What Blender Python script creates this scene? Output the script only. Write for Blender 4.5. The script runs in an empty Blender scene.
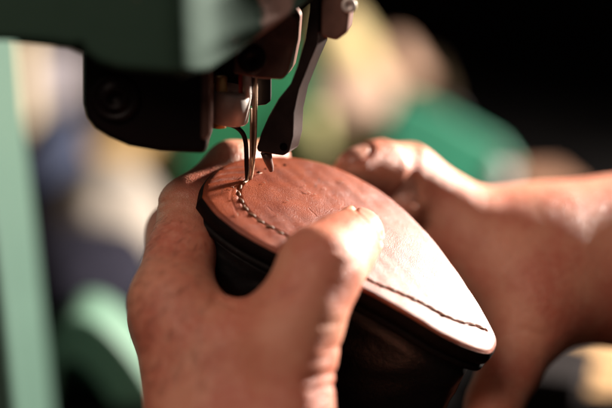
import bpy, bmesh, math, random
import numpy as np
from mathutils import Vector, Matrix
random.seed(7); RNG = np.random.default_rng(7)
S = bpy.context.scene
COL = S.collection
R = math.radians

# ------------------------------------------------------------------ camera frame
PITCH = R(15); D0 = 0.48; FOC = 85.0; W = 36.0/FOC
CAMZ = 1.05
CAM = np.array([0, 0, CAMZ])
AX = np.array([1.0, 0, 0]); AU = np.array([0, math.sin(PITCH), math.cos(PITCH)]); AF = np.array([0, math.cos(PITCH), -math.sin(PITCH)])
def P(px, py, dz=0.0):
    """world point seen at photo pixel (612x408 basis), dz mm beyond the focus plane"""
    d = D0 + dz/1000
    return CAM + AF*d + AX*((px-306)/612*W*d) + AU*((204-py)/612*W*d)
def PD(px, py, depth): return P(px, py, (depth-D0)*1000)
def pix(X, Y, Z):
    q0, q1, q2 = X-CAM[0], Y-CAM[1], Z-CAM[2]
    d = q1*AF[1]+q2*AF[2]; u = q1*AU[1]+q2*AU[2]
    return q0/d/W*612+306, 204-u/d/W*612, d
MM = 0.001

# ------------------------------------------------------------------ object helpers
def props(o, label=None, cat=None, group=None, kind=None):
    if label: o['label'] = label
    if cat: o['category'] = cat
    if group: o['group'] = group
    if kind: o['kind'] = kind
    return o
def empty(name, loc, **k):
    o = bpy.data.objects.new(name, None); o.location = Vector(loc); o.empty_display_size = .01
    COL.objects.link(o); return props(o, **k)
def meshobj(name, verts, faces, mat, parent=None, smooth=True, bevel=0, seg=3, subsurf=0, **k):
    me = bpy.data.meshes.new(name)
    me.from_pydata([tuple(map(float, v)) for v in verts], [], [tuple(map(int, f)) for f in faces])
    me.materials.append(mat)
    bm = bmesh.new(); bm.from_mesh(me); bmesh.ops.recalc_face_normals(bm, faces=bm.faces); bm.to_mesh(me); bm.free()
    for p in me.polygons: p.use_smooth = smooth
    o = bpy.data.objects.new(name, me); COL.objects.link(o)
    if parent is not None:
        o.parent = parent; o.matrix_parent_inverse = Matrix.Translation(-parent_loc(parent))
    if bevel:
        m = o.modifiers.new('bevel', 'BEVEL'); m.width = bevel; m.segments = seg; m.limit_method = 'ANGLE'; m.angle_limit = R(28)
        m.harden_normals = True
    if subsurf:
        m = o.modifiers.new('sub', 'SUBSURF'); m.levels = subsurf; m.render_levels = subsurf
    return props(o, **k)
def parent_loc(p):
    v = Vector(p.location); 
    while p.parent: p = p.parent; v = v + Vector(p.location)
    return v
class MB:
    def __init__(s): s.v = []; s.f = []
    def add(s, v, f):
        n = len(s.v); s.v += [tuple(a) for a in v]; s.f += [tuple(i+n for i in q) for q in f]
    def tube(s, pts, rad, n=12, cap=True):
        pts = [np.array(p, float) for p in pts]; m = len(pts)
        if np.isscalar(rad): rad = [rad]*m
        V = []; up = None
        for i, p in enumerate(pts):
            t = pts[min(i+1, m-1)]-pts[max(i-1, 0)]; t = t/(np.linalg.norm(t)+1e-12)
            if up is None:
                a = np.array([0, 0, 1.0]) if abs(t[2]) < .9 else np.array([1.0, 0, 0])
                up = np.cross(t, a)
            up = up-t*np.dot(up, t); up /= np.linalg.norm(up); b = np.cross(t, up)
            for k in range(n):
                c = 2*math.pi*k/n; V.append(p+rad[i]*(math.cos(c)*up+math.sin(c)*b))
        F = [(i*n+k, i*n+(k+1) % n, (i+1)*n+(k+1) % n, (i+1)*n+k) for i in range(m-1) for k in range(n)]
        if cap: F += [tuple(range(n))[::-1], tuple((m-1)*n+k for k in range(n))]
        s.add(V, F); return s
    def lathe(s, c, prof, axis=(0, 0, 1), n=48):
        a = np.array(axis, float); a /= np.linalg.norm(a)
        e = np.array([1.0, 0, 0]) if abs(a[0]) < .9 else np.array([0, 1.0, 0])
        u = np.cross(a, e); u /= np.linalg.norm(u); w = np.cross(a, u); c = np.array(c, float)
        V = [c+a*h+r*(math.cos(2*math.pi*k/n)*u+math.sin(2*math.pi*k/n)*w) for r, h in prof for k in range(n)]
        m = len(prof)
        F = [(i*n+k, i*n+(k+1) % n, (i+1)*n+(k+1) % n, (i+1)*n+k) for i in range(m-1) for k in range(n)]
        F += [tuple(range(n))[::-1], tuple((m-1)*n+k for k in range(n))]
        s.add(V, F); return s
    def box(s, c, sz, rz=0):
        x, y, z = [q/2 for q in sz]; cs, sn = math.cos(rz), math.sin(rz)
        V = [(c[0]+a*x*cs-b*y*sn, c[1]+a*x*sn+b*y*cs, c[2]+d*z) for a in (-1, 1) for b in (-1, 1) for d in (-1, 1)]
        s.add(V, [(0, 1, 3, 2), (4, 6, 7, 5), (0, 4, 5, 1), (2, 3, 7, 6), (0, 2, 6, 4), (1, 5, 7, 3)]); return s
    def prism(s, a, b):
        n = len(a)
        s.add(list(a)+list(b), [tuple(range(n)), tuple(range(2*n-1, n-1, -1))]+[(i, i+n, (i+1) % n+n, (i+1) % n) for i in range(n)]); return s
    def build(s, name, mat, parent=None, **k): return meshobj(name, s.v, s.f, mat, parent, **k)
def spline(pts, n):
    """Catmull-Rom through pts, n samples, equally spaced"""
    p = np.array(pts, float); p = np.vstack([2*p[0]-p[1], p, 2*p[-1]-p[-2]]); out = []
    for i in range(1, len(p)-2):
        for t in np.linspace(0, 1, 40, endpoint=False):
            a, b, c, d = p[i-1:i+3]
            out.append(.5*((2*b)+(-a+c)*t+(2*a-5*b+4*c-d)*t*t+(-a+3*b-3*c+d)*t**3))
    out.append(p[-2]); out = np.array(out)
    L = np.r_[0, np.cumsum(np.linalg.norm(np.diff(out, axis=0), axis=1))]
    q = np.linspace(0, L[-1], n)
    return np.stack([np.interp(q, L, out[:, k]) for k in range(out.shape[1])], 1)
def smoothnoise(x, y, seed=0, z=0):
    r = np.random.default_rng(seed); v = 0
    for i in range(7):
        a, b, c = r.normal(size=2), r.uniform(0, 6.28), r.normal()
        v = v+np.sin(a[0]*x+a[1]*y+c*z+b)
    return v/7

# ------------------------------------------------------------------ materials
def mat(name, col, rough=.5, metal=0, spec=.5, var=0, vscale=30, bump=0, bscale=400, bdist=.0005, coat=0, col2=None, detail=4, sss=0, sss_scale=.003, extra=None):
    m = bpy.data.materials.new(name); m.use_nodes = True; nt = m.node_tree; N = nt.nodes; Lk = nt.links
    b = N['Principled BSDF']
    b.inputs['Base Color'].default_value = (*col, 1); b.inputs['Roughness'].default_value = rough; b.inputs['Metallic'].default_value = metal
    b.inputs['Specular IOR Level'].default_value = spec; b.inputs['Coat Weight'].default_value = coat; b.inputs['Coat Roughness'].default_value = .15
    tc = N.new('ShaderNodeTexCoord')
    if var or col2:
        n = N.new('ShaderNodeTexNoise'); n.inputs['Scale'].default_value = vscale; n.inputs['Detail'].default_value = detail
        Lk.new(tc.outputs['Object'], n.inputs['Vector'])
        r = N.new('ShaderNodeValToRGB'); r.color_ramp.elements[0].position = .32; r.color_ramp.elements[1].position = .68
        c2 = col2 or tuple(c*(1-var) for c in col)
        r.color_ramp.elements[0].color = (*c2, 1); r.color_ramp.elements[1].color = (*col, 1)
        Lk.new(n.outputs['Fac'], r.inputs['Fac']); Lk.new(r.outputs['Color'], b.inputs['Base Color'])
        rr = N.new('ShaderNodeMapRange'); rr.inputs['To Min'].default_value = min(1, rough+.1); rr.inputs['To Max'].default_value = max(.03, rough-.08)
        Lk.new(n.outputs['Fac'], rr.inputs['Value']); Lk.new(rr.outputs['Result'], b.inputs['Roughness'])
    if bump:
        n2 = N.new('ShaderNodeTexNoise'); n2.inputs['Scale'].default_value = bscale; n2.inputs['Detail'].default_value = 6
        Lk.new(tc.outputs['Object'], n2.inputs['Vector'])
        bp = N.new('ShaderNodeBump'); bp.inputs['Strength'].default_value = bump; bp.inputs['Distance'].default_value = bdist
        Lk.new(n2.outputs['Fac'], bp.inputs['Height']); Lk.new(bp.outputs['Normal'], b.inputs['Normal'])
    if sss:
        b.inputs['Subsurface Weight'].default_value = sss; b.inputs['Subsurface Radius'].default_value = (1, .35, .2); b.inputs['Subsurface Scale'].default_value = sss_scale
    return m
def skin_mat(name, base, red, pale):
    m = bpy.data.materials.new(name); m.use_nodes = True; nt = m.node_tree; N = nt.nodes; L = nt.links.new
    b = N['Principled BSDF']; tc = N.new('ShaderNodeTexCoord')
    def noise(sc, det=4, rough=.55):
        n = N.new('ShaderNodeTexNoise'); n.inputs['Scale'].default_value = sc; n.inputs['Detail'].default_value = det; n.inputs['Roughness'].default_value = rough
        L(tc.outputs['Object'], n.inputs['Vector']); return n
    n1 = noise(55, 5); r1 = N.new('ShaderNodeValToRGB')
    r1.color_ramp.elements[0].position = .38; r1.color_ramp.elements[0].color = (*red, 1)
    r1.color_ramp.elements[1].position = .60; r1.color_ramp.elements[1].color = (*base, 1)
    L(n1.outputs['Fac'], r1.inputs['Fac'])
    n2 = noise(420, 3); r2 = N.new('ShaderNodeValToRGB'); r2.color_ramp.elements[0].position = .45; r2.color_ramp.elements[1].position = .75
    L(n2.outputs['Fac'], r2.inputs['Fac'])
    sc = N.new('ShaderNodeMath'); sc.operation = 'MULTIPLY'; sc.inputs[1].default_value = .35; L(r2.outputs['Color'], sc.inputs[0])
    mx = N.new('ShaderNodeMix'); mx.data_type = 'RGBA'; mx.inputs[7].default_value = (*pale, 1)
    L(sc.outputs[0], mx.inputs[0]); L(r1.outputs['Color'], mx.inputs[6]); L(mx.outputs[2], b.inputs['Base Color'])
    b.inputs['Roughness'].default_value = .46; b.inputs['Specular IOR Level'].default_value = .42
    b.inputs['Subsurface Weight'].default_value = .3; b.inputs['Subsurface Radius'].default_value = (1, .3, .16); b.inputs['Subsurface Scale'].default_value = .0035
    v = N.new('ShaderNodeTexVoronoi'); v.feature = 'DISTANCE_TO_EDGE'; v.inputs['Scale'].default_value = 950
    wv = noise(160, 3); ad = N.new('ShaderNodeMix'); ad.data_type = 'VECTOR'; ad.inputs[0].default_value = .0015
    L(tc.outputs['Object'], ad.inputs[4]); L(wv.outputs['Color'], ad.inputs[5]); L(ad.outputs[1], v.inputs['Vector'])
    vm = N.new('ShaderNodeMath'); vm.operation = 'MINIMUM'; vm.inputs[1].default_value = .16; L(v.outputs['Distance'], vm.inputs[0])
    b1 = N.new('ShaderNodeBump'); b1.inputs['Strength'].default_value = .55; b1.inputs['Distance'].default_value = .001; L(vm.outputs[0], b1.inputs['Height'])
    n3 = noise(260, 5, .6); b2 = N.new('ShaderNodeBump'); b2.inputs['Strength'].default_value = .32; b2.inputs['Distance'].default_value = .0012
    L(n3.outputs['Fac'], b2.inputs['Height']); L(b1.outputs['Normal'], b2.inputs['Normal']); L(b2.outputs['Normal'], b.inputs['Normal'])
    return m
def sole_mat():
    m = bpy.data.materials.new('oiled_leather'); m.use_nodes = True; nt = m.node_tree; N = nt.nodes; L = nt.links.new
    b = N['Principled BSDF']; tc = N.new('ShaderNodeTexCoord')
    def noise(sc, det=4, rough=.55):
        n = N.new('ShaderNodeTexNoise'); n.inputs['Scale'].default_value = sc; n.inputs['Detail'].default_value = det; n.inputs['Roughness'].default_value = rough
        L(tc.outputs['Object'], n.inputs['Vector']); return n
    n1 = noise(70, 6, .6); r1 = N.new('ShaderNodeValToRGB'); e = r1.color_ramp.elements
    e[0].position = .3; e[0].color = (.16, .024, .007, 1); e[1].position = .72; e[1].color = (.335, .066, .018, 1)
    L(n1.outputs['Fac'], r1.inputs['Fac'])
    n2 = noise(1500, 3, .6); r2 = N.new('ShaderNodeValToRGB'); r2.color_ramp.elements[0].position = .56; r2.color_ramp.elements[1].position = .70
    L(n2.outputs['Fac'], r2.inputs['Fac'])
    ms = N.new('ShaderNodeMath'); ms.operation = 'MULTIPLY'; ms.inputs[1].default_value = .22; L(r2.outputs['Color'], ms.inputs[0])  # pale speckle: sparkle of the grain put into the colour
    mx = N.new('ShaderNodeMix'); mx.data_type = 'RGBA'; mx.inputs[7].default_value = (.58, .22, .11, 1)
    L(ms.outputs[0], mx.inputs[0]); L(r1.outputs['Color'], mx.inputs[6])
    # dark scratches along the grain
    mp = N.new('ShaderNodeMapping'); mp.inputs['Rotation'].default_value = (0, 0, .6); mp.inputs['Scale'].default_value = (1, .16, .5); L(tc.outputs['Object'], mp.inputs['Vector'])
    n4 = N.new('ShaderNodeTexNoise'); n4.inputs['Scale'].default_value = 420; n4.inputs['Detail'].default_value = 3; L(mp.outputs['Vector'], n4.inputs['Vector'])
    r4 = N.new('ShaderNodeValToRGB'); r4.color_ramp.elements[0].position = .66; r4.color_ramp.elements[1].position = .74; L(n4.outputs['Fac'], r4.inputs['Fac'])
    m4 = N.new('ShaderNodeMath'); m4.operation = 'MULTIPLY'; m4.inputs[1].default_value = .55; L(r4.outputs['Color'], m4.inputs[0])
    mx2 = N.new('ShaderNodeMix'); mx2.data_type = 'RGBA'; mx2.inputs[7].default_value = (.1, .025, .012, 1)
    L(m4.outputs[0], mx2.inputs[0]); L(mx.outputs[2], mx2.inputs[6]); L(mx2.outputs[2], b.inputs['Base Color'])
    b.inputs['Roughness'].default_value = .39; b.inputs['Specular IOR Level'].default_value = .5
    n3 = noise(2600, 4, .65); b1 = N.new('ShaderNodeBump'); b1.inputs['Strength'].default_value = .65; b1.inputs['Distance'].default_value = .0003; L(n3.outputs['Fac'], b1.inputs['Height'])
    n5 = noise(180, 4, .5); b2 = N.new('ShaderNodeBump'); b2.inputs['Strength'].default_value = .14; b2.inputs['Distance'].default_value = .001; L(n5.outputs['Fac'], b2.inputs['Height'])
    L(b1.outputs['Normal'], b2.inputs['Normal']); L(b2.outputs['Normal'], b.inputs['Normal'])
    return m
def paint_mat(name, col, chip=(.62, .5, .46), lo=.64, rough=.32):
    """old machine enamel: chips down to primer, slight orange peel"""
    m = mat(name, col, rough, bump=.25, bscale=130, bdist=.001); nt = m.node_tree; N = nt.nodes; L = nt.links.new
    b = N['Principled BSDF']; tc = N.new('ShaderNodeTexCoord')
    n = N.new('ShaderNodeTexNoise'); n.inputs['Scale'].default_value = 34; n.inputs['Detail'].default_value = 5; n.inputs['Roughness'].default_value = .6; L(tc.outputs['Object'], n.inputs['Vector'])
    r = N.new('ShaderNodeValToRGB'); r.color_ramp.elements[0].position = lo; r.color_ramp.elements[1].position = lo+.03
    r.color_ramp.elements[0].color = (*col, 1); r.color_ramp.elements[1].color = (*chip, 1)
    L(n.outputs['Fac'], r.inputs['Fac']); L(r.outputs['Color'], b.inputs['Base Color'])
    return m
M_skin = skin_mat('skin', (.57, .24, .15), (.49, .15, .093), (.63, .33, .22))
M_nail = mat('nail', (.55, .27, .2), .25, spec=.5, var=.1, vscale=200, sss=.3)
M_sole = sole_mat()
M_edge = mat('sole_edge_dye', (.005, .0025, .002), .6, spec=.1, var=.5, vscale=300, bump=.4, bscale=900)
M_upper = mat('black_leather', (.005, .0045, .0045),   .36, spec=.45, var=.4, vscale=120, bump=.3, bscale=500, bdist=.0005)
M_thread = mat('waxed_thread', (.30, .15, .085), .5, var=.5, vscale=900, bump=.6, bscale=2500, bdist=.0003)
M_pale_thread = mat('pale_thread', (.62, .40, .26), .45, var=.3, vscale=900, bump=.5, bscale=2500, bdist=.0003)
M_casing = paint_mat('green_enamel', (.022, .05, .034), chip=(.26, .165, .14), lo=.585, rough=.8)  # pinkish chips: worn paint, and also highlights put into the colour
M_casing.node_tree.nodes['Principled BSDF'].inputs['Specular IOR Level'].default_value = .22
M_column = paint_mat('lit_green_enamel', (.055, .10, .077), lo=.85, rough=.4)  # the machine's green in a lighter copy, because the column is lit
M_iron = mat('black_iron', (.007, .0026, .0026), .42, spec=.2, var=.5, vscale=90, bump=.1, bscale=900, bdist=.0003)
M_brown = mat('oiled_steel', (.2, .1, .075), .4, metal=.4, var=.5, vscale=140, bump=.12, bscale=1200, bdist=.0002)
M_dark = mat('blackened_steel', (.02, .014, .013), .34, metal=.5, var=.5, vscale=160, bump=.1, bscale=1200, bdist=.0002)
M_lever = mat('worn_blackened_steel', (.04, .026, .023), .34, metal=.5, spec=.35, var=.5, vscale=160, bump=.08, bscale=1200, bdist=.0002)
M_steel = mat('steel', (.78, .68, .62), .45, metal=.5, var=.35, vscale=150, bump=.15, bscale=800)
M_needle = mat('needle_steel', (.34, .2, .14), .34, metal=.9, var=.3, vscale=300)
M_brass = mat('brass', (.75, .46, .18), .35, metal=.6, var=.4, vscale=200)
M_red = mat('red_paint', (.75, .04, .04), .4, var=.3)
M_hole = mat('hole_shade', (.003, .002, .002), 1, spec=0)  # black discs and rings painted as the shade inside small holes
M_fleck = mat('raised_leather_fibre', (.72, .5, .38), .6, var=.3, vscale=800)

# ------------------------------------------------------------------ signed distance modelling
def capsule(X, Y, Z, a, b, r1, r2):
    ba = b-a; l2 = float(ba@ba)+1e-12
    px, py, pz = X-a[0], Y-a[1], Z-a[2]
    h = np.clip((px*ba[0]+py*ba[1]+pz*ba[2])/l2, 0, 1)
    return np.sqrt((px-h*ba[0])**2+(py-h*ba[1])**2+(pz-h*ba[2])**2)-(r1+(r2-r1)*h)
def smin(a, b, k):
    h = np.maximum(k-np.abs(a-b), 0)/k
    return np.minimum(a, b)-h*h*k*.25
def smax(a, b, k): return -smin(-a, -b, k)
def surface_nets(F, org, h):
    ins = F < 0
    c = [(i, j, k) for i in (0, 1) for j in (0, 1) for k in (0, 1)]
    n = np.array(F.shape)-1
    sl = lambda A, o: A[o[0]:o[0]+n[0], o[1]:o[1]+n[1], o[2]:o[2]+n[2]]
    cnt = sum(sl(ins, o).astype(np.int8) for o in c)
    act = (cnt > 0) & (cnt < 8); I = np.argwhere(act)
    val = {o: sl(F, o)[act] for o in c}
    acc = np.zeros((len(I), 3)); num = np.zeros(len(I))
    for a in c:
        for ax in range(3):
            if a[ax]: continue
            b = list(a); b[ax] = 1; b = tuple(b)
            va, vb = val[a], val[b]; cr = (va < 0) != (vb < 0)
            t = np.where(cr, va/np.where(cr, va-vb, 1), 0)
            p = np.tile(np.array(a, float), (len(I), 1)); p[:, ax] += t
            acc[cr] += p[cr]; num[cr] += 1
    V = (I+acc/num[:, None])*h+org
    idx = -np.ones(tuple(n), int); idx[act] = np.arange(len(I))
    faces = []
    for ax in range(3):
        s0 = [slice(None)]*3; s1 = [slice(None)]*3; s0[ax] = slice(0, -1); s1[ax] = slice(1, None)
        cr = ins[tuple(s0)] != ins[tuple(s1)]
        E = np.argwhere(cr); u, v = [q for q in range(3) if q != ax]
        ok = (E[:, u] > 0) & (E[:, v] > 0) & (E[:, u] < n[u]) & (E[:, v] < n[v]) & (E[:, ax] < n[ax]); E = E[ok]
        def g(du, dv):
            q = E.copy(); q[:, u] -= du; q[:, v] -= dv; return idx[q[:, 0], q[:, 1], q[:, 2]]
        Q = np.stack([g(1, 1), g(0, 1), g(0, 0), g(1, 0)], 1)
        faces.append(Q[(Q >= 0).all(1)])
    return V, np.vstack(faces)
def sdf_mesh(f, lo, hi, h):
    lo = np.array(lo); hi = np.array(hi)
    ax = [np.arange(lo[i], hi[i]+h, h, dtype=np.float32) for i in range(3)]
    X, Y, Z = np.meshgrid(*ax, indexing='ij')
    return surface_nets(f(X, Y, Z), np.array([a[0] for a in ax]), h)

def hand_sdf(chains, palm, kpalm, folds):
    """chains: finger joints [(px,py,dz,r mm)...]; palm: capsules; folds: skin creases / swellings sculpted on the camera-ward side"""
    def f(X, Y, Z):
        d = None
        for (a, ra, b, rb) in palm:
            c = capsule(X, Y, Z, P(*a), P(*b), ra*MM, rb*MM)
            d = c if d is None else smin(d, c, kpalm*MM)
        for ch, kj, kb in chains:
            fd = None
            for q, w in zip(ch[:-1], ch[1:]):
                c = capsule(X, Y, Z, P(*q[:3]), P(*w[:3]), q[3]*MM, w[3]*MM)
                fd = c if fd is None else smin(fd, c, kj*MM)
            d = smin(d, fd, kb*MM)
        if folds:
            px, py, dep = pix(X, Y, Z)
            for pts, wid, amt, dzmax in folds:
                pts = np.array(pts, float); best = None
                for q, w in zip(pts[:-1], pts[1:]):
                    v = w-q; l2 = v@v
                    t = np.clip(((px-q[0])*v[0]+(py-q[1])*v[1])/l2, 0, 1)
                    e = (px-q[0]-t*v[0])**2+(py-q[1]-t*v[1])**2
                    best = e if best is None else np.minimum(best, e)
                msk = 1/(1+np.exp((dep-D0-dzmax*MM)/.002))
                d = d+amt*MM*np.exp(-best/wid**2)*msk
        return d
    return f
def bounds(chains, palm, pad=.008):
    pts = []; 
    for ch, _, _ in chains:
        for q in ch: p = P(*q[:3]); pts += [p-q[3]*MM, p+q[3]*MM]
    for a, ra, b, rb in palm:
        for q, r in ((a, ra), (b, rb)): p = P(*q); pts += [p-r*MM, p+r*MM]
    pts = np.array(pts); return pts.min(0)-pad, pts.max(0)+pad
def make_hand(label, root, chains, palm, kpalm, folds, nails, h):
    f = hand_sdf(chains, palm, kpalm, folds)
    # nails: a bed is pressed into the fingertip, the plate sits in it
    specs = []
    for tip, base, dors, hw, hl, off, amt in nails:
        t = P(*tip); b = P(*base); ax = (t-b)/np.linalg.norm(t-b)
        dv = AX*dors[0]+AU*dors[1]+AF*dors[2]; dv = dv-ax*(dv@ax); dv /= np.linalg.norm(dv); sd = np.cross(ax, dv)
        specs.append((t+ax*off*MM, ax, dv, sd, hw*MM, hl*MM, amt))
    def region(X, Y, Z, s, grow=0):
        c, ax, dv, sd, hw, hl, _ = s
        x, y, z = X-c[0], Y-c[1], Z-c[2]
        a = x*ax[0]+y*ax[1]+z*ax[2]; b = x*sd[0]+y*sd[1]+z*sd[2]; e = x*dv[0]+y*dv[1]+z*dv[2]
        q = (np.abs(a/(hl+grow))**2.6+np.abs(b/(hw+grow))**2.6)**(1/2.6)
        return smax((q-1)*hw*.8, -e+.001, .002)
    def body(X, Y, Z):
        d = f(X, Y, Z)
        for s in specs:
            rg = region(X, Y, Z, s, .0006)
            d = d+s[6]*(.0010/(1+np.exp(rg/.0002)))-s[6]*.0006*np.exp(-((rg-.0012)/.0008)**2)
        return d
    lo, hi = bounds(chains, palm)
    V, F = sdf_mesh(body, lo, hi, h)
    o = meshobj('hand', V-np.array(root), F, M_skin, label=label, cat='hand'); o.location = Vector(root)
    m = o.modifiers.new('smooth', 'SMOOTH'); m.factor = .5; m.iterations = 1
    for s in specs:
        def nf(X, Y, Z):
            d = f(X, Y, Z); return smax(smax(d+.0001, -(d+.0014), .0003), region(X, Y, Z, s, -.0002), .0005)
        c = s[0]; V, F = sdf_mesh(nf, c-.013, c+.013, .00035)
        n = meshobj('fingernail', V-np.array(root), F, M_nail); n.parent = o
        sm = n.modifiers.new('smooth', 'SMOOTH'); sm.factor = .5; sm.iterations = 3
    return o

# ------------------------------------------------------------------ the shoe being stitched (sole up)
pa = np.array([.87, -.49, 0]); pn = np.array([.392, .696, -.6])
def c2w(v): return AX*v[0]+AU*v[1]+AF*v[2]
NA = c2w(pa); NA /= np.linalg.norm(NA)
NN = c2w(pn); NN = NN-NA*(NN@NA); NN /= np.linalg.norm(NN)
NW = np.cross(NN, NA); NW = NW if NW@AF > 0 else -NW
N0 = P(250, 180, 0)                       # where the needle goes in
def on_sole(px, py, lift=0.0):
    d = P(px, py, 0)-CAM; t = ((N0-CAM)@NN)/(d@NN)
    return CAM+d*t+NN*lift
def crown(u, v): return -((v-.012)**2)*1.2-np.maximum(v-.022, 0)**2*5-(u-.052)**2*2.1+.0059
def uv(px, py):
    lift = 0.0
    for i in range(12):
        q = on_sole(px, py)-N0 if i == 0 else ray_plane(px, py, lift)-N0
        lift = float(crown(q@NA, q@NW))
    return np.array([q@NA, q@NW])
def ray_plane(px, py, lift):
    d = P(px, py, 0)-CAM; return CAM+d*(((N0+NN*lift-CAM)@NN)/(d@NN))
def surf(px, py, lift=0.0):
    q = uv(px, py); return N0+q[0]*NA+q[1]*NW+NN*(float(height_at(*q))+lift)
OUT_PX = [(203, 196), (207, 180), (222, 166), (246, 157), (275, 155), (305, 158), (340, 168), (375, 186), (405, 209), (432, 237), (456, 268), (478, 301), (494, 330), (497, 343), (490, 352),
          (470, 347), (440, 333), (405, 312), (372, 294), (335, 277), (300, 262), (268, 247), (240, 231), (217, 213)]
o_uv = [uv(*q) for q in OUT_PX]; o_uv = spline(o_uv+[o_uv[0]], 721)[:-1]
STITCH_PX = [(249, 178), (242, 184), (239, 191), (241, 200), (249, 212), (262, 222), (280, 232), (298, 243), (318, 253), (340, 264), (360, 275), (378, 284), (400, 293), (420, 302), (440, 313), (458, 321), (474, 325), (486, 330)]
st_uv = spline([uv(*q) for q in STITCH_PX], 400)
SLIT = [spline([uv(*q) for q in [(232, 190), (231, 198), (235, 208), (238, 215)]], 40), spline([uv(*q) for q in [(229, 186), (233, 188)]], 10)]
WR = [spline([uv(*q) for q in pts], 30) for pts in ([(212, 178), (228, 174), (247, 173)], [(210, 183), (226, 180), (244, 179)], [(222, 170), (238, 168), (252, 168)], [(208, 190), (222, 187), (236, 186)])]
CUTS = [spline([uv(*q) for q in pts], 20) for pts in ([(300, 190), (308, 193), (316, 195)], [(283, 201), (290, 201)], [(309, 209), (316, 216)], [(330, 176), (345, 184)], [(268, 207), (272, 211)])]
cen = o_uv.mean(0)
def polyd(U, V, line):
    b = np.full(U.shape, 1e9)
    for q in line: np.minimum(b, (U-q[0])**2+(V-q[1])**2, out=b)
    return np.sqrt(b)
NR = 150; tt = np.linspace(0, 1, NR)**.8
U = cen[0]+(o_uv[:, 0]-cen[0])[None, :]*tt[:, None]; Vv = cen[1]+(o_uv[:, 1]-cen[1])[None, :]*tt[:, None]
edge_d = polyd(U, Vv, o_uv[::2])
Hh = crown(U, Vv)+.0002*smoothnoise(U*160, Vv*160, 3)+.00012*smoothnoise(U*700, Vv*700, 5)
Hh = Hh-.0009*np.exp(-(edge_d/.0007)**1.5)
sd_ = polyd(U, Vv, st_uv)
Hh = Hh-.0006*np.exp(-(sd_/.0005)**2)
for l in SLIT:
    q = polyd(U, Vv, l); Hh = Hh-.0001*np.exp(-(q/.0003)**2)
for l in WR: Hh = Hh-.0002*np.exp(-(polyd(U, Vv, l)/.0006)**2)
for i, l in enumerate(CUTS):
    q = polyd(U, Vv, l); Hh = Hh+(-.0001 if i in (2, 4) else .00004)*np.exp(-(q/.00022)**2)
def height_at(u, v): return crown(u, v)+.0002*smoothnoise(u*160, v*160, 3)
shoe = empty('shoe', N0, label='upturned dark shoe with a reddish brown leather sole being stitched under the needle', cat='shoe')
TH = .0055
pts = N0+U[..., None]*NA+Vv[..., None]*NW+Hh[..., None]*NN
K = len(o_uv); V = [q for q in pts.reshape(-1, 3)]; F = []
for i in range(1, NR-1):
    for k in range(K): F.append((i*K+k, i*K+(k+1) % K, (i+1)*K+(k+1) % K, (i+1)*K+k))
c0 = len(V); V.append(pts[0, 0])
for k in range(K): F.append((c0, K+k, K+(k+1) % K))
V = np.array(V); rim = pts[-1]
sole = meshobj('sole', V-N0, F, M_sole, None); sole.parent = shoe
# edge of the sole, welt and upper as rings going down from the rim
dirs = o_uv-cen; dirs = dirs/np.linalg.norm(dirs, axis=1)[:, None]
su = o_uv[:, 0]-o_uv[:, 0].min(); depth = .024+.062*np.clip((su-.02)/.05, 0, 1)**1.2
rim = N0+o_uv[:, :1]*NA+o_uv[:, 1:]*NW+(crown(o_uv[:, 0], o_uv[:, 1])-.0009)[:, None]*NN
def ring(off, down): return rim+(dirs[:, 0]*off)[:, None]*NA+(dirs[:, 1]*off)[:, None]*NW-NN*(np.asarray(down).reshape(-1, 1) if np.ndim(down) else down)
def rings(name, rs, mtl, parent, cap=True):
    V = np.vstack(rs); F = [(i*K+k, i*K+(k+1) % K, (i+1)*K+(k+1) % K, (i+1)*K+k) for i in range(len(rs)-1) for k in range(K)]
    if cap: F.append(tuple((len(rs)-1)*K+k for k in range(K)))
    o = meshobj(name, V-N0, F, mtl); o.parent = parent; return o
rings('sole_edge', [ring(0, 0), ring(.0005, .0008), ring(.0007, .003), ring(.0004, .005), ring(-.0008, .0058), ring(-.004, .006)], M_edge, shoe, False)
rings('welt', [ring(-.0015, .0061), ring(.0002, .0066), ring(.0003, .0085), ring(-.001, .0092), ring(-.005, .0094)], M_edge, shoe, False)
scl = lambda f: depth*f
prof = np.array([(-.006, 0), (-.0028, .05), (-.001, .2), (0, .4), (-.002, .65), (-.006, .85), (-.012, .97), (-.018, 1.0)]); ups = []
for f in np.linspace(0, 1, 40):
    off = np.interp(f, prof[:, 1], prof[:, 0]); q = o_uv*90; dn = scl(f)*90
    cre = .0011*np.abs(smoothnoise(q[:, 0]*1.1+dn*.8, q[:, 1]*.9-dn*1.6, 41))*2-.0011+.0005*smoothnoise(q[:, 0]*3+dn*2, q[:, 1]*2.5-dn*3.5, 43)
    ups.append(ring(off+cre*min(1, f*6), .009+scl(f)))
rings('upper', ups, M_upper, shoe)
# stitches
mb = MB(); pos = spline(st_uv, 30)
for i in range(len(pos)-1):
    a, b = pos[i], pos[i+1]; v = b-a; nrm = np.array([-v[1], v[0]])/np.linalg.norm(v)
    j = RNG.normal(0, .00018, 2); L = []
    for t in np.linspace(0.06, .94, 7):
        q = a+v*t+nrm*(.00035*(t-.5)*2+j[0]*.7); L.append(N0+q[0]*NA+q[1]*NW+NN*(height_at(q[0], q[1])-.0006+(.00062+j[1]*.5)*math.sin(math.pi*t**1.5)**.7))
    mb.tube([q-N0 for q in L], [.00012, .00026, .00034, .0004, .00042, .00037, .00015], 8)
o = mb.build('stitching', M_thread); o.parent = shoe
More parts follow.
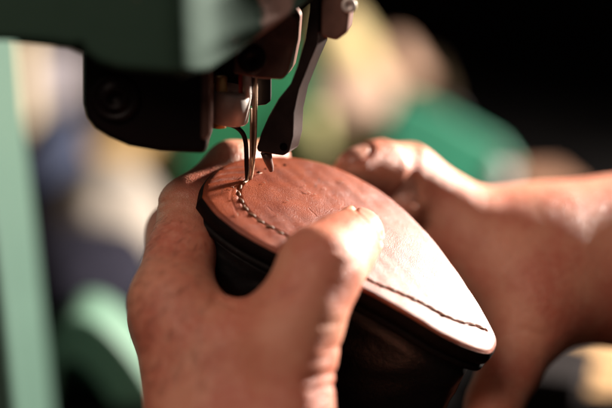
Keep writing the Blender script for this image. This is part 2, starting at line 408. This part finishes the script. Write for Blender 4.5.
# awl pricks ahead of the seam and nicks with raised fibre
mb = MB(); 
for q in [(259, 172), (266, 169), (276, 166), (285, 165)]:
    c = surf(*q); mb.lathe(c-N0, [(.0003, .00004), (.00045, .00005), (.0005, -.0001)], axis=NN, n=12)
o = mb.build('awl_hole', M_hole); o.parent = shoe
mb = MB()
FL = [((303, 191), (311, 194)), ((312, 195), (316, 195)), ((285, 201), (289, 202)), ((243, 176), (246, 180)), ((231, 187), (234, 189)), ((234, 198), (237, 200)), ((256, 176), (262, 173)), ((236, 213), (238, 217)), ((243, 205), (245, 208)), ((303, 186), (305, 187)), ((322, 188), (326, 190)), ((337, 181), (343, 184)), ((262, 183), (265, 184)), ((276, 215), (278, 216))]
for a, b in FL:
    pa_, pb_ = [surf(*q, .0002) for q in (a, b)]
    mid = (pa_+pb_)/2+NN*.0003+NW*.0002
    mb.tube([pa_-N0, mid-N0, pb_-N0], [.00003, .0001, .00004], 6)
o = mb.build('raised_fibre', M_fleck); o.parent = shoe

# ------------------------------------------------------------------ sewing machine
YN = N0[1]
def M(px, py, yo):
    d = P(px, py, 0)-CAM; return CAM+d*((YN+yo*MM-CAM[1])/d[1])
mach = empty('sewing_machine', M(100, 300, 60), label='old green enamelled leather sewing machine with black needle housing and steel presser foot', cat='sewing machine')
ML = np.array(mach.location)
def part(mb, name, mtl, parent=None, **k):
    mb.v = [tuple(np.array(v)-ML) for v in mb.v]
    o = mb.build(name, mtl, **k); o.parent = parent or mach; return o
def slab(outline, yo, th, name, mtl, bevel=.0008, parent=None, skew=0, **k):
    a = [M(x, y, yo) for x, y in outline]; b = [q+np.array([skew*MM, th*MM, 0]) for q in a]
    return part(MB().prism(a, b), name, mtl, parent, bevel=bevel, **k)
# head casing: walls stand on this foot line (px, py, depth), going round the plan
foot = [(-160, 40, -42), (-40, 41, -44), (20, 43, -45), (52, 46, -46), (78, 50, -46), (92, 60, -46), (112, 70, -46), (150, 74, -46), (182, 76, -45), (203, 76, -41), (226, 63, -33), (262, 38, -24), (312, 3, -14), (352, -28, 0)]
foot = [tuple(q) for q in foot[:3]]+[tuple(q) for q in spline(foot[3:], 46)]; A = [M(*q) for q in foot]; b1 = M(352, -28, 0)+np.array([0, .09, 0]); b2 = A[0]+np.array([0, .19, 0]); A += [b1, b2]
ztop = max(q[2] for q in A)+.11
rake = [0]*len(foot)+[1, 0]
for i, q in enumerate(foot): rake[i] = min(1, max(0, (q[0]-170)/110))
part(MB().prism(A, [np.array([q[0]-.016*r, q[1]+.012*r, ztop]) for q, r in zip(A, rake)]), 'head_casing', M_casing, bevel=.005, seg=4)
house = slab([(83, 20), (83, 105), (86, 118), (94, 129), (108, 138), (128, 147), (160, 153), (207, 155), (207, 20)], -20, 40, 'needle_housing', M_iron, .0022)
c = M(115, 97, -20.2)
part(MB().lathe(c, [(.0075, 0), (.0078, .0012), (.0066, .0022), (.0058, .0014), (.0048, .0013), (.004, .0024), (.0022, .0026), (.002, .0006), (.0003, .0006)], axis=(0, -1, 0)), 'bolt', M_iron, house)
slab([(201, 40), (211, 40), (211, 134), (206, 140), (201, 140)], -21.5, 14, 'housing_rail', M_brown, .001)
slab([(206, 40), (262, 36), (262, 92), (206, 96)], 9, 12, 'recess_block', M_iron, .001)  # black block standing in for the dark of the recess behind
slab([(232, 74), (236, 44), (262, 24), (289, 8), (296, 18), (294, 46), (289, 70), (283, 80), (260, 79)], -7, 15, 'needle_bar_block', M_brown, .0010, skew=2.2)
part(MB().lathe(M(252, 58, -7.2), [(.0042, 0), (.0046, .0008), (.0046, .0034), (.004, .0042), (.0014, .0043), (.0012, .0034)], axis=(0, -1, 0), n=32), 'clamp_knob', M_iron)
slab([(247, 72), (271, 72), (271, 101), (266, 105), (247, 107)], 3, 7, 'slide_plate', M_dark, .0006)
ctr = M(229, 103, -1); ax = np.array([.16, -.1, 1.0])
part(MB().lathe(ctr, [(.004, -.0062), (.0066, -.006), (.0071, -.0054), (.0071, .0042), (.0066, .005), (.0052, .0052), (.005, .0035)], axis=ax), 'collar', M_steel)
part(MB().lathe(M(219, 125, -4), [(.0016, -.001), (.0024, -.0008), (.0024, .002), (.0016, .0024)], n=24), 'brass_nut', M_brass)
part(MB().lathe(M(221, 90, -5), [(.0016, -.004), (.0021, -.0036), (.0021, .0042), (.0017, .0046)], n=24), 'brass_bush', M_brass)
part(MB().lathe(M(241, 80, -4), [(.0007, -.005), (.0008, -.0048), (.0008, .006), (.0006, .0062)], n=16), 'red_marker', M_red)
part(MB().lathe(M(247, 84, -5), [(.001, -.0045), (.0014, -.004), (.0014, .004), (.0009, .005)], n=20), 'set_screw', M_steel)
nd = [M(255, 60, -2), M(254.5, 90, -1.4), M(253.5, 130, -.6), M(252.6, 160, -.1)]
part(MB().tube(nd+[M(252.3, 173, 0), surf(251.8, 180, -.003)], [.00085, .0008, .0007, .0006, .00045, .0002], 14), 'needle', M_needle)
hook = spline([M(219, 124, -4), M(231, 125, -4), M(240, 130, -3), M(245, 139, -2), M(246.5, 156, -1), M(246.5, 184, -.5)], 40)
part(MB().tube(hook, [.0008]*30+list(np.linspace(.0008, .0004, 10)), 12), 'thread_hook', M_dark)
lever = [(309, -40), (308, 10), (304, 40), (297, 66), (290, 84), (278, 99), (268, 117), (261, 133), (256, 148), (258, 152), (270, 154), (283, 156), (289, 152), (293, 136), (294, 113), (299, 90), (311, 60), (318, 44), (321, -40)]
lv = slab(lever, -5, 9, 'presser_lever', M_lever, .0006, skew=3.2)
part(MB().lathe(M(283.5, 146.5, -5.1), [(.0011, 0), (.00125, .0001), (.00125, .0003), (.0009, .0003), (.0008, -.0006)], axis=(0, -1, 0), n=24), 'pin_hole', M_hole, lv)
toe = [M(266, 152, -1), M(268, 160, -.5), M(270.5, 167, 0), M(271.5, 171, .4)]
part(MB().tube(toe, [.0019, .0015, .0011, .0007], 12), 'foot_toe', M_brown, lv)
blk = slab([(321, -40), (352, -40), (351, 8), (348, 32), (336, 41), (321, 37)], -7, 15, 'clamp_block', M_brown, .0011, skew=1.8)
part(MB().lathe(M(349, 5, -7.1), [(.0022, 0), (.0024, .0004), (.0024, .0012), (.002, .0014), (.0007, .0014), (.0006, .0006)], axis=(0, -1, 0), n=24), 'clamp_screw', M_steel, blk)
# column and arched bed behind to the left
colm = [(-150, -10), (-24, -10), (-20, 60), (-12, 150), (0, 250), (18, 420), (38, 620), (-150, 620)]
slab(colm, 62, 72, 'column', M_column, .004)
arch_o = spline([(36, 520), (37, 430), (42, 360), (56, 328), (80, 318), (106, 330), (138, 366), (168, 420), (190, 500)], 40)
arch_i = spline([(150, 520), (128, 440), (104, 392), (82, 366), (66, 362), (58, 380), (54, 430), (52, 520)], 40)
slab([tuple(q) for q in arch_o]+[tuple(q) for q in arch_i], 150, 40, 'arched_bed', paint_mat('lit_arch_enamel', (.10, .18, .13), lo=.85, rough=.5), .005)  # same enamel as the column, separate copy toned for direct light on the arch
slab([(50, 350), (100, 350), (175, 440), (175, 520), (48, 520)], 175, 12, 'bed_panel', paint_mat('deep_green_enamel', (.02, .06, .04), lo=.85), .001)

# threads running down the needle into the seam
t = empty('thread', M(252, 150, -2), label='pale waxed thread running down beside the needle into the seam', cat='thread')
tp = spline([M(256.5, 62, -3), M(256.3, 100, -2.6), M(255.6, 140, -2), M(253.2, 166, -1.2), surf(250.5, 180, .0004)], 40)
o = MB().tube([q-np.array(t.location) for q in tp], .0004, 8).build('strand', M_pale_thread); o.parent = t
tp = spline([M(251, 108, -2.4), M(250.6, 140, -2), M(250, 166, -1.4), surf(247, 181, .0006), surf(243, 184, .0006)], 40)
o = MB().tube([q-np.array(t.location) for q in tp], .00032, 8).build('strand', M_pale_thread); o.parent = t

# ------------------------------------------------------------------ hands
palmL = [((172, 302, -20), 12.0, (200, 470, -36), 15), ((290, 338, -36), 12.6, (284, 460, -40), 17), ((228, 368, -28), 13.5, (240, 470, -36), 18),
         ((188, 326, -24), 9.5, (276, 345, -33), 11), ((166, 318, -2), 11, (205, 470, -22), 15), ((176, 332, 16), 10, (222, 470, -8), 15), ((190, 346, 30), 9, (240, 470, 2), 14),
         ((236, 490, -34), 24, (262, 680, -80), 27)]
chL = [([(172, 302, -20, 12), (181, 254, -8, 10.4), (189, 208, 5, 9.6), (231, 167, 18, 8.2), (270, 158, 30, 7)], 5, 9),
       ([(290, 338, -36, 12.8), (306, 302, -36, 11.8), (321, 268, -32, 12.4), (340, 250, -21, 10.4), (357, 234, -11, 9.0)], 6, 9),
       ([(166, 318, -2, 11), (176, 232, 22, 9.5), (224, 205, 40, 8.2), (262, 205, 52, 7)], 5, 7),
       ([(176, 332, 16, 10), (186, 262, 40, 9), (232, 245, 54, 7.8), (268, 248, 62, 6.8)], 5, 7),
       ([(190, 346, 30, 9), (200, 295, 52, 8), (238, 285, 62, 7), (268, 290, 66, 6)], 5, 7)]
foldL = [([(306, 250), (322, 244), (344, 252)], 1.6, .3, 0), ([(301, 258), (318, 251), (341, 262)], 1.5, .35, 0), ([(297, 268), (315, 261), (338, 273)], 1.6, .35, 0), ([(296, 281), (312, 276), (330, 284)], 1.6, .25, 0),
         ([(156, 222), (172, 216), (192, 222)], 1.5, .25, 15), ([(158, 213), (174, 206), (190, 210)], 1.5, .25, 15), ([(160, 203), (172, 197), (188, 200)], 1.5, .25, 15),
         ([(212, 306), (232, 318), (262, 317), (288, 306)], 2.2, .45, 0), ([(222, 330), (248, 338), (280, 332)], 2.2, .25, 0), ([(150, 300), (168, 296), (188, 302)], 2, .18, 0),
         ([(190, 408), (200, 360), (186, 330)], 5, -.4, 0), ([(326, 396), (312, 404)], 2, .5, 0), ([(330, 358), (312, 362)], 2, .45, 0), ([(215, 300), (240, 310), (270, 306), (296, 292)], 5, .9, 0), ([(205, 312), (236, 325), (275, 322)], 6, .45, 0),
         ([(150, 232), (175, 226), (198, 232)], 3, .35, 0), ([(158, 205), (178, 196), (192, 198)], 3, .5, 15), ([(156, 214), (176, 207)], 3, .4, 15),
         ([(338, 372), (318, 378), (304, 380)], 3, .7, 0), ([(338, 384), (322, 388), (310, 392)], 3, .6, 0), ([(340, 346), (324, 352)], 3, .5, 0), ([(338, 322), (322, 326)], 3, .4, 0),
         ([(303, 262), (318, 258), (338, 270)], 3.5, .45, 0), ([(300, 272), (318, 268), (334, 282)], 3.5, .4, 0), ([(345, 268), (356, 262)], 3, .4, 0),
         ([(175, 330), (200, 400)], 12, -.6, 0), ([(240, 350), (250, 410)], 16, .5, 0)]
make_hand('left hand nearest the camera, in shade, thumb pressed on the brown sole', P(235, 470, -36), chL, palmL, 12, foldL,
          [((357, 234, -11), (321, 268, -32), (.66, .50, -.55), 6.6, 7.6, 2.4, 1)], .0008)
hand = bpy.data.objects['hand']; vv = np.array([v.co[:] for v in hand.data.vertices]); nn = np.array([v.normal[:] for v in hand.data.vertices])
wv = vv+np.array(hand.location); hx, hy, hd = pix(wv[:, 0], wv[:, 1], wv[:, 2])
ok = np.where((hx > 120) & (hx < 225) & (hy > 215) & (hy < 390) & (nn@AF < -.3) & (hd < D0+.01))[0]
mb = MB()
for i in RNG.choice(ok, 420, replace=False):
    if RNG.random() < (hx[i]-150)/110: continue
    g = -AU*.55-AX*.5+AX*RNG.normal(0, .25)+AU*RNG.normal(0, .2); g = g-nn[i]*(g@nn[i]); g /= np.linalg.norm(g)
    L = RNG.uniform(.0025, .005)
    mb.tube([vv[i], vv[i]+g*L*.5+nn[i]*L*.12, vv[i]+g*L+nn[i]*L*.14], [.00004, .000032, .000012], 4, cap=False)
hh = mb.build('body_hair', mat('hair', (.05, .022, .012), .5), kind='stuff'); hh.parent = hand
palmR = [((468, 230, 50), 12.0, (610, 246, 62), 17), ((536, 308, 40), 13, (610, 282, 58), 17), ((520, 268, 48), 13, (610, 266, 60), 19), ((486, 258, 50), 10.5, (530, 302, 42), 12),
         ((490, 235, 66), 11, (610, 250, 76), 16), ((500, 262, 80), 10, (610, 265, 84), 15), ((556, 258, 58), 20.5, (650, 262, 68), 24), ((650, 262, 68), 24, (820, 268, 100), 30)]
chR = [([(468, 230, 50, 12), (440, 202, 50, 10.2), (409, 174, 46, 9.1), (380, 168, 38, 8.0), (355, 169, 31, 7.5)], 9, 9),
       ([(536, 308, 40, 13), (524, 338, 34, 11), (510, 368, 28, 10.2), (494, 404, 22, 9), (484, 430, 18, 7.6)], 6, 9),
       ([(490, 235, 66, 11), (456, 217, 68, 8.6), (430, 212, 54, 7), (407, 209, 38, 5.8)], 5, 3),
       ([(500, 262, 80, 10), (466, 250, 76, 9), (440, 250, 62, 7.8), (424, 256, 50, 6.6)], 5, 8),
       ([(512, 285, 84, 9), (484, 284, 80, 8), (462, 288, 66, 7), (448, 294, 56, 6)], 5, 8)]
foldR = [([(520, 330), (545, 335)], 4, .4, 60)]
make_hand('right hand behind the sole with bent forefinger and a forearm reaching in from the right', P(560, 265, 60), chR, palmR, 22, foldR,
          [((355, 169, 31), (380, 170, 38), (-.2, .8, -.3), 5.4, 5.4, 1.5, .45), ((407, 209, 38), (430, 212, 54), (-.2, .9, -.2), 4.8, 5, 1, .45), ((484, 430, 18), (510, 368, 28), (.6, -.2, -.8), 6, 7, 1, .45)], .001)

# ------------------------------------------------------------------ the workshop behind
BZ = CAMZ-.26
bench = empty('workbench', (0.1, 1.36, 0), label='dark workbench behind the machine covered with shoemaking clutter', cat='workbench')
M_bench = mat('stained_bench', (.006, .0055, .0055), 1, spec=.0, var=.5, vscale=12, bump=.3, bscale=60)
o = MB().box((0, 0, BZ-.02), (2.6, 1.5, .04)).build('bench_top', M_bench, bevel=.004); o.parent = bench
for x in (-1.2, 1.2):
    for y in (-.65, .65):
        o = MB().box((x, y, (BZ-.04)/2), (.08, .08, BZ-.04)).build('leg', M_bench, bevel=.004); o.parent = bench
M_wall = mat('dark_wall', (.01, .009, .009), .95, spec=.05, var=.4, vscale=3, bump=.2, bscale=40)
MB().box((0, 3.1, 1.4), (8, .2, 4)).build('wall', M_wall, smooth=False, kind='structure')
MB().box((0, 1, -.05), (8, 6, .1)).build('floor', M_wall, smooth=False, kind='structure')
def loft(path, radii, squash=1.0, n=24):
    mb = MB(); mb.tube(path, radii, n); return mb
def last(px, py, depth, L, w, h, yaw, tilt, col, label, group=None):
    """wooden shoe last: lofted foot form"""
    c = PD(px, py, depth); V = []; F = []; n = 24
    prof = [(-.5, .25, .55), (-.48, .6, .85), (-.4, .78, 1), (-.25, .8, .98), (-.1, .72, .82), (.1, .86, .62), (.25, 1, .5), (.38, .88, .38), (.46, .6, .28), (.5, .22, .16)]
    ex = np.array([math.cos(yaw)*math.cos(tilt), math.sin(yaw)*math.cos(tilt), math.sin(tilt)]); ey = np.array([-math.sin(yaw), math.cos(yaw), 0]); ez = np.cross(ex, ey)
    for s, a, b in prof:
        for k in range(n):
            t = 2*math.pi*k/n; V.append(c+ex*s*L+ey*(a*w/2*math.cos(t))+ez*(b*h/2*math.sin(t)+(b-1)*h*.5))
    F = [(i*n+k, i*n+(k+1) % n, (i+1)*n+(k+1) % n, (i+1)*n+k) for i in range(len(prof)-1) for k in range(n)]
    F += [tuple(range(n)), tuple((len(prof)-1)*n+k for k in range(n))]
    r = empty('shoe_last', c, label=label, cat='shoe last', group=group)
    m = mat('last_wood', col, .5, var=.25, vscale=25)
    o = meshobj('last_body', np.array(V)-c, F, m, subsurf=1); o.parent = r
    o = MB().lathe(ex*L*-.32+ez*h*.02, [(.006, -.01), (.008, 0), (.008, h*.12), (.006, h*.13)], axis=ez, n=16).build('last_bush', M_brass); o.parent = r
    return r
def heap(name, px, py, depth, rx, rz, col, label, cat, seed, ry=.05):
    """crumpled cloth heap, thick and closed"""
    c = PD(px, py, depth); n = 60; V = []; F = []
    for i in range(n+1):
        for j in range(n):
            th = math.pi*i/n; ph = 2*math.pi*j/n; d = np.array([math.sin(th)*math.cos(ph), math.sin(th)*math.sin(ph), math.cos(th)])
            r = 1+.13*smoothnoise(d[0]*3.2, d[1]*3.2, seed, d[2]*3.2)+.06*abs(smoothnoise(d[0]*8, d[1]*8, seed+1, d[2]*8))
            V.append((d[0]*rx*r, d[1]*ry*r, d[2]*rz*r))
    F = [(i*n+j, i*n+(j+1) % n, (i+1)*n+(j+1) % n, (i+1)*n+j) for i in range(n) for j in range(n)]
    o = meshobj(name, V, F, mat(name+'_cloth', col, .9, spec=.1, var=.2, vscale=40, bump=.5, bscale=900), label=label, cat=cat); o.location = Vector(c); return o
def carton(name, x0, x1, y0, y1, depth, th, col, label, cat, yaw=0, lid=True, roll=0):
    a = PD(x0, y0, depth); b = PD(x1, y1, depth); c = (a+b)/2; w = abs(b[0]-a[0]); h = abs(a[2]-b[2])
    r = empty(name, (c[0], c[1]+th/2, c[2]), label=label, cat=cat); r.rotation_euler = (0, roll, yaw)
    m = mat(name+'_board', col, .8, spec=.05, var=.15, vscale=20, bump=.2, bscale=200)
    o = MB().box((0, 0, -h*.06 if lid else 0), (w, th, h*.88 if lid else h)).build('body', m, bevel=.004); o.parent = r
    if lid:
        o = MB().box((0, 0, h*.41), (w*1.04, th*1.04, h*.16)).build('lid', m, bevel=.003); o.parent = r
    return r
def spool(px, py, depth, r, h, col, label):
    c = PD(px, py, depth); t = empty('thread_cone', c, label=label, cat='thread cone')
    prof = [(r*1.0, -h/2)]+[(r*(1-.35*i/20)*(1+.012*(-1)**i), -h/2+h*.94*i/20) for i in range(21)]+[(r*.3, h*.47)]
    o = MB().lathe((0, 0, 0), prof, n=40).build('winding', mat('cone_thread', col, .8, var=.2, vscale=200, bump=.6, bscale=900)); o.parent = t
    o = MB().lathe((0, 0, h*.4), [(r*.25, 0), (r*.28, h*.14), (r*.2, h*.15)], n=24).build('core', M_dark); o.parent = t
    return t
# left of the needle
LG = 'wooden shoe lasts on the bench'; CG = 'thread cones on the bench'
carton('board', 12, 32, 30, 228, .95, .03, (.6, .48, .33), 'narrow beige board standing upright beside the green column', 'board', lid=False)
carton('wooden_crate', 26, 74, 119, 206, 1.0, .06, (.26, .17, .09), 'tan wooden crate carrying the lavender white carton at the left', 'crate', .1, False)
carton('paper_box', 30, 68, 56, 118, 1.0, .05, (.45, .41, .45), 'small lavender white carton under the machine head', 'box', .1)
last(96, 150, .92, .13, .046, .06, .4, .95, (.4, .26, .11), 'tan wooden shoe last leaning upright beside the black needle housing', LG)
heap('blue_cloth', 58, 195, .92, .026, .052, (.035, .042, .07), 'crumpled dull blue cloth on the bench left of the left hand', 'cloth', 4)
heap('white_cloth', 112, 222, .88, .032, .036, (.27, .235, .2), 'crumpled off white cloth between blue cloth and left hand', 'cloth', 8)
heap('cream_cloth', 146, 165, 1.05, .036, .036, (.45, .33, .18), 'pale cream cloth bundle seen between needle housing and left hand', 'cloth', 12)
heap('navy_cloth', 80, 275, .80, .042, .026, (.013, .012, .02), 'dark navy rag heaped above the pale green arch', 'rag', 16)
carton('cardboard_box', 15, 84, 40, 164, 1.13, .05, (.12, .1, .09), 'grey brown upright box under the machine head at the far left', 'box', 0)
# behind the needle and to the right
carton('tin', 176, 306, 60, 213, .98, .08, (.018, .11, .05), 'green tin box standing behind the needle', 'tin', .1)
carton('wooden_crate', 312, 446, 84, 196, 1.035, .12, (.05, .035, .02), 'dark wooden crate carrying the cream and pinkish shoe lasts', 'crate', 0, False)
last(362, 50, 1.07, .076, .05, .052, -.3, -.35, (.6, .47, .23), 'cream wooden shoe last lying high behind the presser foot', LG)
last(412, 70, 1.06, .05, .036, .034, -.4, -.4, (.42, .25, .17), 'small pinkish wooden shoe last beside the larger cream one', LG)
heap('leather_scrap', 345, 98, 1.02, .034, .022, (.3, .2, .15), 'brown leather offcuts hanging over the crate edge under the cream last', 'leather', 21)
spool(315, 160, .98, .011, .076, (.4, .38, .17), 'yellow green thread cone standing just right of the steel presser foot').__setitem__('group', CG)
spool(370, 171, .95, .0165, .074, (.5, .43, .18), 'pale yellow thread cone standing behind the bent right forefinger').__setitem__('group', CG)
spool(497, 216, .86, .012, .064, (.22, .22, .21), 'light grey thread cone at the right end of the green toolbox').__setitem__('group', CG)
g = empty('toolbox', PD(450, 150, .9), label='bright green toolbox with sloping lid standing behind the right hand', cat='toolbox')
gl = np.array(g.location)
q = [(383, 118), (402, 92), (440, 108), (500, 142), (516, 165), (514, 249), (383, 249)]
a = [PD(x, y, .9)-gl for x, y in q]; b_ = [v+np.array([.008, .06, -.022]) for v in a[:5]]+[v+np.array([.008, .06, 0]) for v in a[5:]]
M_gbox = mat('green_box_paint', (.006, .125, .068), .5, var=.2, vscale=15)
o = MB().prism(a, b_).build('box_body', M_gbox, bevel=.004); o.parent = g
o = MB().tube(spline([PD(412, 98, .92)-gl, PD(420, 95, .92)-gl, PD(450, 109, .92)-gl, PD(456, 118, .92)-gl], 16), .003, 10).build('handle', M_dark); o.parent = g
carton('wooden_box', 516, 578, 183, 280, .84, .05, (.13, .07, .045), 'low brown wooden box seen just above the right wrist', 'box', .15)
# lower right
heap('cream_apron', 596, 368, .72, .04, .022, (.42, .26, .13), 'pale cream folded cloth under the right wrist', 'cloth', 30)
carton('boot_box', 505, 600, 374, 410, .66, .05, (.01, .008, .008), 'black box lying under the right thumb', 'box', -.4)

# ------------------------------------------------------------------ light
w = bpy.data.worlds.new('World'); S.world = w; w.use_nodes = True
w.node_tree.nodes['Background'].inputs['Color'].default_value = (1, .82, .72, 1); w.node_tree.nodes['Background'].inputs['Strength'].default_value = .035
def lamp(name, pos, target, size, power, col):
    l = bpy.data.lights.new(name, 'AREA'); l.shape = 'DISK'; l.size = size; l.energy = power; l.color = col
    o = bpy.data.objects.new(name, l); COL.objects.link(o); o.location = Vector(pos)
    o.rotation_euler = (Vector(target)-Vector(pos)).to_track_quat('-Z', 'Y').to_euler(); return o
key = np.array([.85, .41, .42]); key /= np.linalg.norm(key)
lamp('key_lamp', N0+c2w(key)*.65, on_sole(400, 260), .075, 29, (1, .92, .83))
lamp('fill_lamp', CAM+c2w(np.array([-.30, .43, -.16])), P(330, 290, 0), .5, 3.7, (1, .78, .66))

# ------------------------------------------------------------------ camera
cd = bpy.data.cameras.new('camera'); co = bpy.data.objects.new('camera', cd); COL.objects.link(co)
co.location = Vector(CAM); co.rotation_euler = (math.pi/2-PITCH, 0, 0)
cd.sensor_width = 36; cd.lens = FOC; cd.clip_start = .01; cd.clip_end = 50
cd.dof.use_dof = True; cd.dof.focus_distance = D0-.004; cd.dof.aperture_fstop = 2.5; cd.dof.aperture_blades = 0
S.camera = co
S.view_settings.view_transform = 'Standard'; S.view_settings.look = 'None'; S.view_settings.gamma = 1; S.view_settings.exposure = 0
